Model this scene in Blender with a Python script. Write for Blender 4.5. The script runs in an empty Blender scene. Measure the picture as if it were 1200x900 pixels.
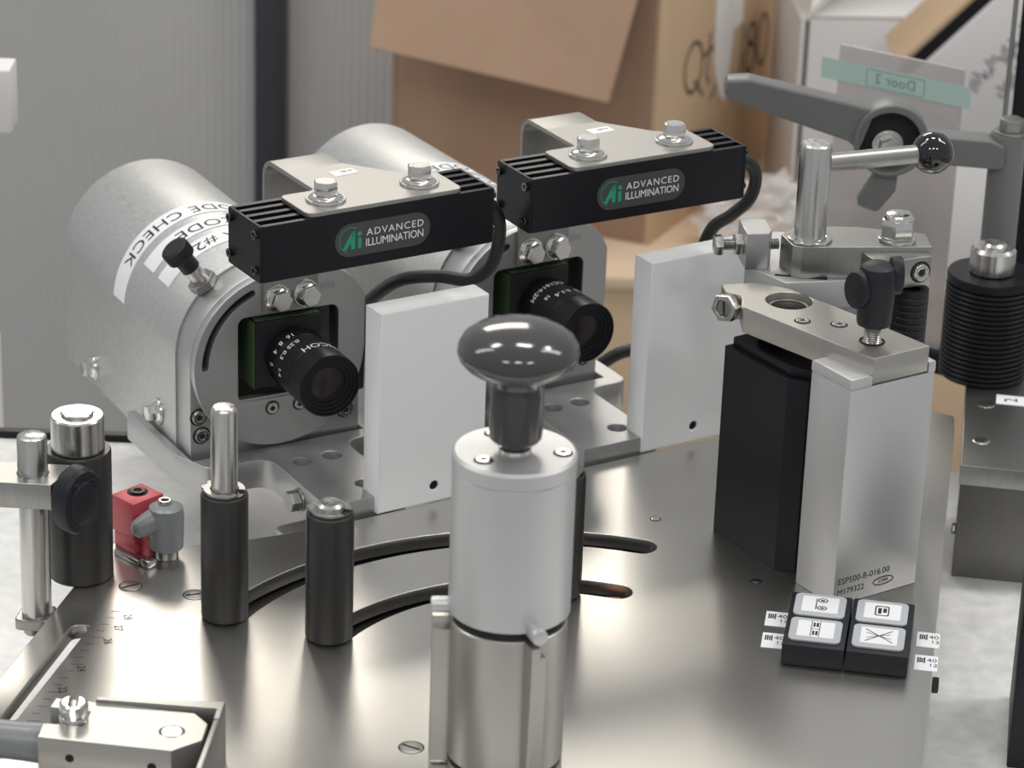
import bpy, bmesh, math, random
from mathutils import Matrix, Vector
C = bpy.context.scene.collection
S = 0.001                                   # the scene is measured in millimetres, built in metres
R = math.radians
random.seed(7)

# ------------------------------------------------------------------ camera, world, lights, exposure
P_, R_ = R(23.0), R(2.06)
fwd = Vector((0, math.cos(P_), -math.sin(P_)))
up0 = Vector((0, math.sin(P_), math.cos(P_)))
rt0 = Vector((1, 0, 0))
rt = rt0 * math.cos(R_) + up0 * math.sin(R_)
up = up0 * math.cos(R_) - rt0 * math.sin(R_)
cd = bpy.data.cameras.new('camera')
cam = bpy.data.objects.new('camera', cd); C.objects.link(cam)
m = Matrix((rt, up, -fwd)).transposed().to_4x4()
m.translation = Vector((0, -1150, 560)) * S
cam.matrix_world = m
cd.sensor_width = 36; cd.lens = 108; cd.clip_start = 0.02; cd.clip_end = 60
cd.dof.use_dof = True; cd.dof.focus_distance = 1.235; cd.dof.aperture_fstop = 19
bpy.context.scene.camera = cam
sc = bpy.context.scene
sc.view_settings.view_transform = 'Standard'; sc.view_settings.look = 'None'
sc.view_settings.exposure = -0.08; sc.view_settings.gamma = 1.0; sc.view_settings.use_curve_mapping = False
w = bpy.data.worlds.new('hall'); sc.world = w; w.use_nodes = True
w.node_tree.nodes['Background'].inputs[0].default_value = (0.94, 0.97, 1.0, 1)
w.node_tree.nodes['Background'].inputs[1].default_value = 0.46

def area(name, loc, target, sx, sy, power, col=(1, 0.97, 0.93)):
    l = bpy.data.lights.new(name, 'AREA'); l.shape = 'RECTANGLE'; l.size = sx; l.size_y = sy
    l.energy = power; l.color = col
    o = bpy.data.objects.new(name, l); C.objects.link(o)
    o.location = loc
    d = Vector(target) - Vector(loc)
    o.rotation_euler = d.to_track_quat('-Z', 'Y').to_euler()
    return o
# rows of ceiling strip lights of the hall: behind the machine, overhead and behind the photographer
area('ceiling_light', (-0.6, 4.6, 2.6), (-0.1, 0, 0), 1.8, 0.9, 46, (1, .93, .82))
for lx in (-0.9, 0.2, 1.3): area('ceiling_light', (lx, 0.6, 2.4), (lx * .6, 0, 0), 0.5, 0.22, 11.5)
area('ceiling_light', (-2.2, 0.2, 2.4), (0, 0, 0), 0.35, 1.8, 17)
area('ceiling_light', (1.9, 0.3, 2.4), (0, 0, 0), 0.35, 1.6, 18)
for lx in (-1.2, 0.0, 1.2): area('ceiling_light', (lx, -2.6, 2.4), (0, 0, 0), 0.5, 0.25, 10.5)

# ------------------------------------------------------------------ materials
def mat(name, col, rough=0.5, metal=0.0, noise=0.0, nscale=200.0, stretch=None, bump=0.0, coat=0.0, spec=0.5,
        trans=0.0, alpha=1.0, rvar=0.0, detail=4.0):
    mm = bpy.data.materials.new(name); mm.use_nodes = True
    nt = mm.node_tree; b = nt.nodes['Principled BSDF']
    b.inputs['Base Color'].default_value = (*col, 1); b.inputs['Roughness'].default_value = rough
    b.inputs['Metallic'].default_value = metal; b.inputs['Coat Weight'].default_value = coat
    b.inputs['Specular IOR Level'].default_value = spec
    b.inputs['Transmission Weight'].default_value = trans; b.inputs['Alpha'].default_value = alpha
    if noise or bump or rvar:
        tc = nt.nodes.new('ShaderNodeTexCoord'); mp = nt.nodes.new('ShaderNodeMapping')
        nz = nt.nodes.new('ShaderNodeTexNoise'); nz.inputs['Scale'].default_value = nscale; nz.inputs['Detail'].default_value = detail
        nt.links.new(tc.outputs['Object'], mp.inputs['Vector']); nt.links.new(mp.outputs[0], nz.inputs['Vector'])
        if stretch: mp.inputs['Scale'].default_value = stretch
        if noise:
            mr = nt.nodes.new('ShaderNodeMapRange')
            mr.inputs['From Min'].default_value = 0.25; mr.inputs['From Max'].default_value = 0.75
            mr.inputs['To Min'].default_value = 1 - noise; mr.inputs['To Max'].default_value = 1 + noise
            nt.links.new(nz.outputs['Fac'], mr.inputs['Value'])
            mx = nt.nodes.new('ShaderNodeVectorMath'); mx.operation = 'SCALE'; mx.inputs[0].default_value = col
            nt.links.new(mr.outputs[0], mx.inputs['Scale']); nt.links.new(mx.outputs[0], b.inputs['Base Color'])
        if rvar:
            m2 = nt.nodes.new('ShaderNodeMapRange'); m2.inputs['From Min'].default_value = 0.25; m2.inputs['From Max'].default_value = 0.75
            m2.inputs['To Min'].default_value = rough - rvar; m2.inputs['To Max'].default_value = rough + rvar
            nt.links.new(nz.outputs['Fac'], m2.inputs['Value']); nt.links.new(m2.outputs[0], b.inputs['Roughness'])
        if bump:
            bp = nt.nodes.new('ShaderNodeBump'); bp.inputs['Strength'].default_value = bump; bp.inputs['Distance'].default_value = 0.0004
            nt.links.new(nz.outputs['Fac'], bp.inputs['Height']); nt.links.new(bp.outputs[0], b.inputs['Normal'])
    return mm
M = dict(
    plate=mat('ground_stainless_plate', (0.60, 0.585, 0.555), 0.32, 1.0, 0.04, 900, bump=0.012, rvar=0.03),
    steel=mat('turned_steel', (0.60, 0.59, 0.565), 0.27, 1.0, 0.16, 420, (1, 1, 0.02), rvar=0.05),
    steel_dull=mat('milled_steel', (0.36, 0.355, 0.34), 0.36, 1.0, 0.06, 500, (1, 1, 0.1)),
    bright=mat('plated_bolt_steel', (0.74, 0.73, 0.70), 0.16, 1.0, 0.05, 400),
    alu=mat('blasted_aluminium', (0.50, 0.50, 0.50), 0.42, 0.85, 0.05, 1500, bump=0.03),
    alu_light=mat('clear_anodised_aluminium', (0.60, 0.60, 0.60), 0.46, 0.75, 0.02, 1200),
    alu_warm=mat('machined_aluminium', (0.46, 0.445, 0.415), 0.36, 0.9, 0.03, 900),
    cover=mat('mottled_sheet_aluminium', (0.56, 0.56, 0.55), 0.46, 0.8, 0.10, 520, (1, 1, 1), bump=0.07, rvar=0.05),
    sheet=mat('satin_bracket_sheet', (0.36, 0.352, 0.335), 0.44, 0.85, 0.03, 1200),
    black=mat('black_anodised', (0.009, 0.009, 0.012), 0.38, 0.0, 0.15, 700, spec=0.25),
    blackp=mat('black_plastic', (0.012, 0.013, 0.017), 0.48, 0.0, 0.1, 800, bump=0.04, spec=0.35),
    blackg=mat('gloss_black', (0.006, 0.006, 0.008), 0.06, 0.0, coat=0.6),
    post=mat('black_acetal_post', (0.026, 0.024, 0.023), 0.34, 0.0, 0.1, 600),
    knob=mat('dark_grey_gloss_phenolic', (0.050, 0.047, 0.047), 0.13, 0.0, coat=0.4),
    greyp=mat('grey_die_cast', (0.22, 0.23, 0.24), 0.33, 0.0, 0.05, 500),
    greylever=mat('grey_lever_plastic', (0.15, 0.155, 0.15), 0.42, 0.0, 0.06, 900),
    white=mat('white_acetal', (0.85, 0.86, 0.87), 0.42, 0.0),
    paper=mat('white_label_paper', (0.80, 0.81, 0.84), 0.55, 0.0),
    ink=mat('black_ink', (0.012, 0.012, 0.014), 0.6),
    inkgrey=mat('marker_ink', (0.09, 0.07, 0.055), 0.7),
    inkblue=mat('blue_ink', (0.12, 0.17, 0.38), 0.7),
    whitei=mat('white_print', (0.78, 0.78, 0.78), 0.6),
    green=mat('green_print', (0.02, 0.30, 0.17), 0.6),
    decal=mat('dark_grey_decal', (0.050, 0.055, 0.060), 0.45),
    hole=mat('recess_shade', (0.010, 0.010, 0.010), 0.7),  # near-black put in for the shade inside recesses, slots and gaps
    red=mat('red_anodised', (0.52, 0.085, 0.10), 0.42, 0.15, 0.05, 600),
    dgreen=mat('dark_green_camera_paint', (0.040, 0.075, 0.030), 0.5),
    glass=mat('coated_lens_glass', (0.020, 0.014, 0.014), 0.25, 0.0, spec=0.4),
    card=mat('cardboard', (0.36, 0.235, 0.158), 0.85, 0, 0.08, 14, (1, 1, 0.3)),  # dark tone holds the shade on the open carton's left face
    card2=mat('tan_lit_cardboard', (0.55, 0.40, 0.26), 0.85, 0, 0.06, 12),  # lighter tone holds the light on the open carton's right face; also plain boards
    carton=mat('white_carton', (0.72, 0.70, 0.69), 0.7, 0, 0.03, 10),
    bench=mat('pale_wood_bench', (0.66, 0.50, 0.36), 0.6, 0, 0.05, 8),
    tape=mat('white_tape', (0.80, 0.80, 0.80), 0.5),
    teal=mat('pale_teal_label', (0.47, 0.62, 0.58), 0.5, alpha=0.88),
    tealink=mat('teal_ink', (0.16, 0.27, 0.27), 0.6),
    deck=mat('worn_tooling_deck', (0.86, 0.86, 0.84), 0.5, 0.1, 0.10, 130, bump=0.05, rvar=0.1),
    grey=mat('grey_painted_steel', (0.17, 0.166, 0.16), 0.38, 0.3, 0.04, 500),
    screen=mat('pale_display_film', (0.78, 0.79, 0.80), 0.35),
    frameg=mat('grey_button_frame', (0.42, 0.44, 0.46), 0.4),
    copper=mat('copper_orange', (0.60, 0.20, 0.09), 0.4),
    floor=mat('sealed_concrete', (0.33, 0.32, 0.31), 0.45, 0, 0.1, 6),
    flute=mat('grey_twinwall_sheet', (0.47, 0.47, 0.465), 0.30, 0, 0.05, 5),
    mullion=mat('dark_grey_extrusion', (0.036, 0.037, 0.046), 0.45),
    rubber=mat('black_cable', (0.014, 0.014, 0.016), 0.42, 0, bump=0.05, noise=0.05),
)
# clear sheet of the guard door
ac = bpy.data.materials.new('tinted_acrylic'); ac.use_nodes = True
b = ac.node_tree.nodes['Principled BSDF']; b.inputs['Base Color'].default_value = (0.50, 0.465, 0.46, 1)
b.inputs['Roughness'].default_value = 0.25; b.inputs['Alpha'].default_value = 0.66
M['acrylic'] = ac
# thin wrinkled film of the bag
fl = bpy.data.materials.new('clear_bag_film'); fl.use_nodes = True
b = fl.node_tree.nodes['Principled BSDF']; b.inputs['Base Color'].default_value = (0.85, 0.84, 0.83, 1)
b.inputs['Roughness'].default_value = 0.10; b.inputs['Alpha'].default_value = 0.42
M['film'] = fl

# ------------------------------------------------------------------ geometry helpers (millimetres)
def T(x, y, z): return Matrix.Translation((x, y, z))
def axis_m(o, d, spin=0):
    """matrix that puts local +Z along d at origin o"""
    q = Vector(d).normalized().to_track_quat('Z', 'Y')
    return Matrix.Translation(o) @ q.to_matrix().to_4x4() @ Matrix.Rotation(R(spin), 4, 'Z')
def join(*bms):
    a = bms[0]
    for b_ in bms[1:]:
        me = bpy.data.meshes.new('t'); b_.to_mesh(me); a.from_mesh(me); bpy.data.meshes.remove(me); b_.free()
    return a
def xf(bm, mt):
    bm.transform(mt); return bm
def box(x0, x1, y0, y1, z0, z1, bev=0.4, seg=2):
    bm = bmesh.new()
    bmesh.ops.create_cube(bm, size=1)
    bm.transform(T((x0 + x1) / 2, (y0 + y1) / 2, (z0 + z1) / 2) @ Matrix.Diagonal((x1 - x0, y1 - y0, z1 - z0, 1)))
    if bev: bmesh.ops.bevel(bm, geom=bm.edges[:], offset=bev, segments=seg, profile=0.5, affect='EDGES')
    return bm
def lathe(prof, seg=40):
    """closed solid of revolution about Z from (r, z) pairs, bottom to top"""
    bm = bmesh.new(); rings = []
    for r_, z in prof:
        if r_ < 1e-6: rings.append([bm.verts.new((0, 0, z))])
        else: rings.append([bm.verts.new((r_ * math.cos(2 * math.pi * i / seg), r_ * math.sin(2 * math.pi * i / seg), z)) for i in range(seg)])
    for a, c in zip(rings, rings[1:]):
        for i in range(seg):
            j = (i + 1) % seg
            q = [a[i % len(a)], a[j % len(a)], c[j % len(c)], c[i % len(c)]]
            u = []
            for v in q:
                if v not in u: u.append(v)
            if len(u) > 2: bm.faces.new(u)
    if len(rings[0]) > 1: bm.faces.new(rings[0][::-1])
    if len(rings[-1]) > 1: bm.faces.new(rings[-1])
    bmesh.ops.recalc_face_normals(bm, faces=bm.faces)
    return bm
def cyl(r_, z0, z1, bev=0.5, seg=40):
    b_ = min(bev, r_ * 0.45)
    if b_ <= 0: return lathe([(r_, z0), (r_, z1)], seg)
    return lathe([(r_ - b_, z0), (r_ - b_ * .3, z0 + b_ * .3), (r_, z0 + b_), (r_, z1 - b_), (r_ - b_ * .3, z1 - b_ * .3), (r_ - b_, z1)], seg)
def tube(pts, r_, seg=14):
    pts = [Vector(p) for p in pts]
    # smooth the path with a Catmull-Rom spline
    out = []
    for i in range(len(pts) - 1):
        p0, p1, p2, p3 = pts[max(i - 1, 0)], pts[i], pts[i + 1], pts[min(i + 2, len(pts) - 1)]
        for k in range(8):
            t = k / 8
            out.append(0.5 * ((2 * p1) + (p2 - p0) * t + (2 * p0 - 5 * p1 + 4 * p2 - p3) * t * t + (3 * p1 - p0 - 3 * p2 + p3) * t ** 3))
    out.append(pts[-1])
    bm = bmesh.new(); rings = []; ref = None
    for i, p in enumerate(out):
        d = (out[min(i + 1, len(out) - 1)] - out[max(i - 1, 0)]).normalized()
        if ref is None: ref = d.orthogonal().normalized()
        ref = (ref - d * ref.dot(d)).normalized(); bn = d.cross(ref)
        rings.append([bm.verts.new(p + (ref * math.cos(2 * math.pi * k / seg) + bn * math.sin(2 * math.pi * k / seg)) * r_) for k in range(seg)])
    for a, c in zip(rings, rings[1:]):
        for k in range(seg): bm.faces.new((a[k], a[(k + 1) % seg], c[(k + 1) % seg], c[k]))
    bm.faces.new(rings[0][::-1]); bm.faces.new(rings[-1])
    bmesh.ops.recalc_face_normals(bm, faces=bm.faces)
    return bm
def prism(loops, z0, z1, bev=0.4, plane='xy'):
    """a plate: first loop is the outline, the others are holes; extruded from z0 to z1, edges broken by bev"""
    cu = bpy.data.curves.new('t', 'CURVE'); cu.dimensions = '2D'; cu.fill_mode = 'BOTH'
    bev = min(bev, (z1 - z0) * 0.4)
    cu.extrude = (z1 - z0) / 2 - bev; cu.bevel_depth = bev; cu.bevel_resolution = 1; cu.offset = -bev
    for lp in loops:
        s = cu.splines.new('POLY'); s.points.add(len(lp) - 1); s.use_cyclic_u = True
        for pt, q in zip(s.points, lp): pt.co = (q[0], q[1], 0, 1)
    o = bpy.data.objects.new('t', cu); me = o.to_mesh()
    bm = bmesh.new(); bm.from_mesh(me); o.to_mesh_clear(); bpy.data.objects.remove(o); bpy.data.curves.remove(cu)
    bmesh.ops.remove_doubles(bm, verts=bm.verts, dist=1e-3)
    bm.transform(T(0, 0, (z0 + z1) / 2))
    bm.normal_update()
    for e in bm.edges:                       # the flat faces keep their own normals
        k = [abs(f.normal.z) > .999 for f in e.link_faces]
        if any(k) and not all(k): e.smooth = False
    if plane == 'xz': bm.transform(Matrix(((1, 0, 0, 0), (0, 0, 1, 0), (0, 1, 0, 0), (0, 0, 0, 1))))
    if plane == 'yz': bm.transform(Matrix(((0, 0, 1, 0), (1, 0, 0, 0), (0, 1, 0, 0), (0, 0, 0, 1))))
    bmesh.ops.recalc_face_normals(bm, faces=bm.faces)
    return bm
def arc(cx, cy, r_, a0, a1, n=24):
    return [(cx + r_ * math.cos(R(a0 + (a1 - a0) * i / n)), cy + r_ * math.sin(R(a0 + (a1 - a0) * i / n))) for i in range(n + 1)]
def circ(cx, cy, r_, n=32): return arc(cx, cy, r_, 0, 360 * (n - 1) / n, n - 1)
def hexa(r_, a0=0): return [(r_ * math.cos(R(60 * i + a0)), r_ * math.sin(R(60 * i + a0))) for i in range(6)]
def rrect(x0, x1, y0, y1, r_, n=6):
    return arc(x1 - r_, y1 - r_, r_, 0, 90, n) + arc(x0 + r_, y1 - r_, r_, 90, 180, n) + arc(x0 + r_, y0 + r_, r_, 180, 270, n) + arc(x1 - r_, y0 + r_, r_, 270, 360, n)
def fillet(pts, rad, n=5):
    """round the corners of a polygon; rad is one number or one per corner"""
    out = []
    k = len(pts)
    for i, p in enumerate(pts):
        r_ = rad[i] if isinstance(rad, (list, tuple)) else rad
        p = Vector(p[:2]); a = Vector(pts[i - 1][:2]) - p; c = Vector(pts[(i + 1) % k][:2]) - p
        if r_ <= 0: out.append(tuple(p)); continue
        ang = a.angle(c); d = min(r_ / math.tan(ang / 2), a.length * .49, c.length * .49)
        p1 = p + a.normalized() * d; p2 = p + c.normalized() * d
        for j in range(n + 1):
            t = j / n; q = p1 * (1 - t) ** 2 + p * 2 * t * (1 - t) + p2 * t * t
            out.append(tuple(q))
    return out
def slotarc(cx, cy, r0, r1, a0, a1, n=40):
    rm, h = (r0 + r1) / 2, (r1 - r0) / 2
    o = arc(cx, cy, r1, a0, a1, n)
    e = (cx + rm * math.cos(R(a1)), cy + rm * math.sin(R(a1)))
    o += arc(e[0], e[1], h, a1, a1 + 180, 10)[1:-1]
    o += arc(cx, cy, r0, a1, a0, n)
    e = (cx + rm * math.cos(R(a0)), cy + rm * math.sin(R(a0)))
    o += arc(e[0], e[1], h, a0 + 180, a0 + 360, 10)[1:-1]
    return o
def text(body, size, h=0.06, shear=0.0, space=1.0, align='CENTER', sx=1.0):
    cu = bpy.data.curves.new('t', 'FONT'); cu.body = body; cu.size = size; cu.align_x = align; cu.align_y = 'CENTER'
    cu.extrude = h / 2; cu.shear = shear; cu.space_character = space; cu.resolution_u = 3
    o = bpy.data.objects.new('t', cu); me = o.to_mesh()
    bm = bmesh.new(); bm.from_mesh(me); o.to_mesh_clear(); bpy.data.objects.remove(o); bpy.data.curves.remove(cu)
    bm.transform(Matrix.Diagonal((sx, 1, 1, 1)))
    return bm
def fit(bm, w_, h_):
    """scale flat lettering to an exact width and height about its middle"""
    xs = [v.co.x for v in bm.verts]; ys = [v.co.y for v in bm.verts]
    cx_, cy_ = (min(xs) + max(xs)) / 2, (min(ys) + max(ys)) / 2
    bm.transform(Matrix.Diagonal((w_ / (max(xs) - min(xs)), h_ / (max(ys) - min(ys)), 1, 1)) @ T(-cx_, -cy_, 0))
    return bm
def link(name, bm, mt, parent=None):
    bm.normal_update()
    for e in bm.edges:
        if len(e.link_faces) == 2 and e.calc_face_angle(0) > R(32): e.smooth = False
    for f in bm.faces: f.smooth = any(e.smooth for e in f.edges)
    bm.transform(Matrix.Diagonal((S, S, S, 1)))
    me = bpy.data.meshes.new(name); bm.to_mesh(me); bm.free()
    me.materials.append(M[mt] if isinstance(mt, str) else mt)
    o = bpy.data.objects.new(name, me); C.objects.link(o)
    if parent: o.parent = parent
    return o
def thing(name, label, cat, loc=(0, 0, 0), yaw=0, group=None):
    o = bpy.data.objects.new(name, None); C.objects.link(o); o.empty_display_size = 0.01
    o.location = Vector(loc) * S; o.rotation_euler = (0, 0, R(yaw))
    o['label'] = label; o['category'] = cat
    if group: o['group'] = group
    return o
def structure(name, bm, mt):
    o = link(name, bm, mt); o['kind'] = 'structure'; return o
# ---- fasteners, each a bmesh standing on z = 0 along +Z
def hexbolt(af, h, seat=0.6):
    r_ = af / math.sqrt(3)
    b_ = prism([hexa(r_)], 0, h - 0.1, 0.35)
    return join(b_, lathe([(af * .46, h - .4), (af * .46, h), (0, h)], 24))
def washer(ro, ri, h):
    return prism([circ(0, 0, ro), circ(0, 0, ri, 20)], 0, h, min(.25, h * .35))
def flange(ro, h):
    return lathe([(ro, 0), (ro, h * .35), (ro * .8, h * .8), (ro * .6, h), (0, h)], 32)
def shcs(r_, h, hx=None):
    hx = hx or r_ * .52
    return join(prism([circ(0, 0, r_, 28), hexa(hx)], h * .35, h, r_ * .1), lathe([(r_ * .95, 0), (r_ * .95, h * .45), (0, h * .45)], 24))
def socket(par, o, d, r_, h, mt='bright', ring=True, name='socket_screw'):
    s = link(name, xf(shcs(r_, h), axis_m(o, d)), mt, par)
    link('hex_recess', xf(lathe([(r_ * .5, h * .46), (r_ * .5, h * .5), (0, h * .5)], 6), axis_m(o, d)), 'hole', s)
    if ring: link('counterbore_shade', xf(prism([circ(0, 0, r_ * 1.32, 28), circ(0, 0, r_ * 1.02, 28)], 0.02, .14, .02), axis_m(o, d)), 'hole', s)  # dark ring painted as the shade of the counterbore
    return s
def slot_screw(par, x, y, z, r_, ang, name='slotted_screw'):
    """a countersunk slotted screw lying flush in a plate"""
    s = link(name, xf(lathe([(r_, -.3), (r_, .10), (r_ - .25, .22), (0, .22)], 28), T(x, y, z)), 'alu_warm', par)
    link('screw_slot', xf(box(-r_ * .86, r_ * .86, -r_ * .13, r_ * .13, .16, .27, 0), T(x, y, z) @ Matrix.Rotation(R(ang), 4, 'Z')), 'hole', s)
    link('rim', xf(prism([circ(0, 0, r_ + .5, 32), circ(0, 0, r_ - .02, 32)], -.1, .06, .03), T(x, y, z)), 'hole', s)
    return s

# ------------------------------------------------------------------ the setting
structure('floor', box(-3500, 3500, -2600, 5200, -960, -950, 0), 'floor')
# fluted grey twin-wall guard wall behind, two panels with a dark mullion between
def fluted(x0, x1, y, z0, z1, pitch=6.0):
    bm = bmesh.new(); n = int((x1 - x0) / pitch); rows = []
    for i in range(n + 1):
        for k, (f, dy) in enumerate(((0, 0.0), (.24, -.7), (.5, -1.0), (.76, -.7))):
            x = x0 + (i + f) * pitch
            if x > x1: continue
            rows.append((bm.verts.new((x, y + dy, z0)), bm.verts.new((x, y + dy, z1))))
    for a, c in zip(rows, rows[1:]): bm.faces.new((a[0], c[0], c[1], a[1]))
    b_ = bmesh.new(); bmesh.ops.create_cube(b_, size=1)
    b_.transform(T((x0 + x1) / 2, y + 5, (z0 + z1) / 2) @ Matrix.Diagonal((x1 - x0, 8, z1 - z0, 1)))
    return join(bm, b_)
structure('wall_left', fluted(-1100, -227, 1350, -950, 300, 7.0), 'flute')
structure('wall_back', fluted(-200, -20, 1350, -950, 300, 7.0), 'flute')
structure('trim_1', box(-227, -200, 1330, 1370, -950, 315, 3), 'mullion')

# ------------------------------------------------------------------ machine deck and main plate
dk = thing('machine_deck', 'pale worn metal deck lying under the raised stainless plate', 'deck')
link('deck_top', box(-420, 460, -420, 205, -63, -53, 1), 'deck', dk)
link('edge_rail', box(-420, -132, 205.5, 211, -63, -50, .6), 'black', dk)

mp = thing('mounting_plate', 'large stainless steel plate with two curved slots and a straight slot', 'plate')
outline = [(-215, -262), (-188.6, -131.8), (-177.4, -78.5), (-168, -34), (-161.6, -13.8), (-132.8, -13.9), (-106.8, -5.3), (-85, 4.4), (-64.3, 16.3),
           (93.1, 116.8), (172, 167), (204, 150), (202, 132), (141, -262)]
cx, cy = 17.6, -129.4
sl = [(-167.8, -87.2), (-181.6, -152.4), (-196, -220), (-189.5, -221.5), (-176, -155.9), (-160.6, -85.9)]
sl = fillet(sl, [4, 0, 3, 3, 0, 4])
link('plate_top', prism([outline, slotarc(cx, cy, 129.8, 143, 73.6, 156), slotarc(cx, cy, 86.4, 98.8, 72.5, 153), sl], -6, 0, .35), 'plate', mp)
for x, y, a in ((-149.7, -51.8, 35), (-123.4, -57.3, 20), (-31.9, -172.6, -28)):
    slot_screw(mp, x, y, 0, 4.3, a)
for x, y in ((62.9, 28.5), (102.3, -27.1)):
    s = link('dowel_pin', xf(lathe([(2.0, -.2), (2.0, .15), (1.5, .3), (0, .3)], 20), T(x, y, 0)), 'bright', mp)
    link('rim', xf(prism([circ(0, 0, 2.5, 24), circ(0, 0, 2.0, 24)], -.1, .05, .02), T(x, y, 0)), 'hole', s)
eb = link('edge_bolt', xf(hexbolt(5.4, 2.6), axis_m((165.6, -104.8, -3.0), (1, -.15, 0))), 'black', mp)
for x, y, t in ((-147.5, -78.5, '28'), (-149.8, -88.0, '27'), (-152.5, -99.3, '26'), (-159.5, -122, '24'), (-164, -139, '22'), (-174.9, -166.7, '17'), (-177.0, -187, '16')):
    link('engraved_number', xf(text(t, 4.6), T(x, y, .05) @ Matrix.Rotation(R(-78), 4, 'Z')), 'ink', mp)
bm = bmesh.new()
for i in range(24):
    f = i / 23; x = -154.5 - f * 27.5; y = -74 - f * 128
    bm = join(bm, xf(box(0, 3.2 if i % 4 else 5.0, -.12, .12, .01, .06, 0), T(x, y, 0) @ Matrix.Rotation(R(-2), 4, 'Z')))
o = link('scale_ticks', bm, 'ink', mp)

sb_ = thing('slot_dark_block', 'dark block added under the plate so the curved slots look dark', 'added block', (0, 0, 0))
link('slot_shade_block', prism([[(-118, -240), (130, -240), (165, 60), (150, 140), (94, 112), (-62, 12.5), (-84, .5), (-104, -9), (-118, -40)]], -52.95, -8, 1), 'post', sb_)  # added only to darken the view through the curved slots
# wheel and rod seen through the slots, below the plate
t = thing('orange_sleeve', 'small orange sleeve end showing through the inner curved slot', 'sleeve', (42, -41.5, -8), 0)
link('sleeve', xf(cyl(2.6, -3.5, 5, .3, 24), T(0, 0, 2.7) @ Matrix.Rotation(R(90), 4, 'Y')), 'copper', t)
t = thing('knurled_wheel', 'dark knurled wheel under the straight slot at the plate edge', 'wheel', (-176, -122, -53), 0)
bm = lathe([(15, 14), (16, 15), (16, 23), (15, 24), (5, 24), (5, 26), (0, 26)], 48)
link('rim', bm, 'black', t); link('hub', cyl(5, 0, 14, .5), 'steel', t)

# low stop plate with a number tag between the two left posts
t = thing('stop_plate', 'low grey stop plate with an 8 tag behind the shorter left post', 'plate', (-92.4, 50, -53), 32)
link('body', prism([fillet([(-9, -24), (15, -24), (15, 10), (12, 10), (8, 2), (-9, 2)], [5, 1, 1, 2, 4, 5])], 0, 34, .5), 'alu', t)
tg = link('number_tag', box(-5, 9, -18, -9, 34.02, 34.2, 0), 'paper', t)
link('numeral', xf(text('8', 7), T(2, -13.5, 34.25) @ Matrix.Rotation(R(90), 4, 'Z')), 'ink', tg)

# ------------------------------------------------------------------ slotted-plate posts
def post(name, label, x, y, kind, ang):
    t = thing(name, label, 'post', (x, y, 0), ang, 'black posts standing in the curved slots')
    link('sleeve', lathe([(8.0, 0), (9.2, 1.2), (9.3, 2.0), (9.3, 52.8), (9.0, 53.4), (8.4, 53.6), (8.2, 54.4), (0, 54.4)], 48), 'post', t)
    # retaining ring with its two eyes
    rg = fillet([(4.9, -1.6)] + arc(0, 0, 7.9, 0, 326, 30) + [(6.8, -3.8)] + [(p[0], p[1]) for p in arc(0, 0, 5.4, 322, 0, 24)], 0)
    rr = link('retaining_ring', prism([arc(0, 0, 8.1, 22, 338, 36) + arc(0, 0, 5.5, 338, 22, 36)], 54.5, 55.5, .15), 'steel_dull', t)
    for s in (-1, 1):
        link('ring_eye', xf(prism([circ(0, 0, 1.9, 18), circ(0, 0, .8, 12)], 54.5, 55.55, .15), T(-7.0, 2.2 * s, 0)), 'steel_dull', rr)
    if kind == 'pin':
        link('steel_pin', lathe([(5.2, 54.4), (5.2, 88), (4.9, 89.2), (4.1, 90.0), (0, 90.3)], 40), 'steel', t)
    else:
        link('screw_head', lathe([(5.3, 54.4), (5.5, 55.6), (5.3, 57.0), (4.2, 58.0), (0, 58.3)], 40), 'steel', t)
    return t
post('locating_post', 'tall black post with a bright steel pin rising from its top', -109.6, -74.7, 'pin', -25)
post('locating_post', 'black post with a low domed steel cap, in front of the curved slot', -67.7, -88.7, 'cap', -25)
post('locating_post', 'black post half hidden behind the round handled pillar', 21.5, -44.5, 'cap', 110)

# ------------------------------------------------------------------ handled pillar
tr = thing('indexing_pillar', 'stacked round aluminium pillar with a dark mushroom knob on top', 'pillar', (1.8, -201.3, 0), 20.5)
def ring_seg(z0, z1, r_, name, mt, bz=.5):
    return link(name, lathe([(r_ - bz, z0), (r_, z0 + bz), (r_, z1 - bz), (r_ - bz, z1)], 72), mt, tr)
ring_seg(0, 14.6, 20.5, 'lower_collar', 'alu_warm')
link('core', cyl(18.9, 14.6, 76, .2), 'hole', tr)
ring_seg(17.0, 70.2, 20.5, 'middle_collar', 'alu_warm')
ring_seg(73.6, 127.0, 21.2, 'upper_body', 'alu_light', .4)
tc_ = link('top_cap', lathe([(21.0, 127.05), (21.4, 127.3), (21.4, 132.2), (20.4, 133.2), (0, 133.2)], 72), 'alu_light', tr)
socket(tc_, (-13.1, -5.4, 133.12), (0, 0, 1), 2.6, .7)
socket(tc_, (14.8, -7.1, 133.12), (0, 0, 1), 2.6, .7)
socket(tc_, (-2.5, 14.5, 133.12), (0, 0, 1), 2.6, .7)
for ang, dz in ((-86.5, 0), (164, 0)):
    mt_ = Matrix.Rotation(R(ang), 4, 'Z')
    kb = link('key_bar', xf(prism([[(-2.9, 14.5), (2.9, 14.5), (2.9, 66.2), (.6, 66.2), (.6, 70.4), (-2.9, 70.4)]], 20.0, 26.6, .3, 'yz'), mt_), 'alu_warm', tr)
    link('key_bar', xf(box(19.9, 26.6, -2.9, 2.9, -0.0, 12.4, .3), mt_), 'alu_warm', tr)
    link('dowel', xf(cyl(2.9, 18, 27.2, .6, 28), mt_ @ T(0, 0, 74.6) @ Matrix.Rotation(R(90), 4, 'Y')), 'alu_light', tr)
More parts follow.
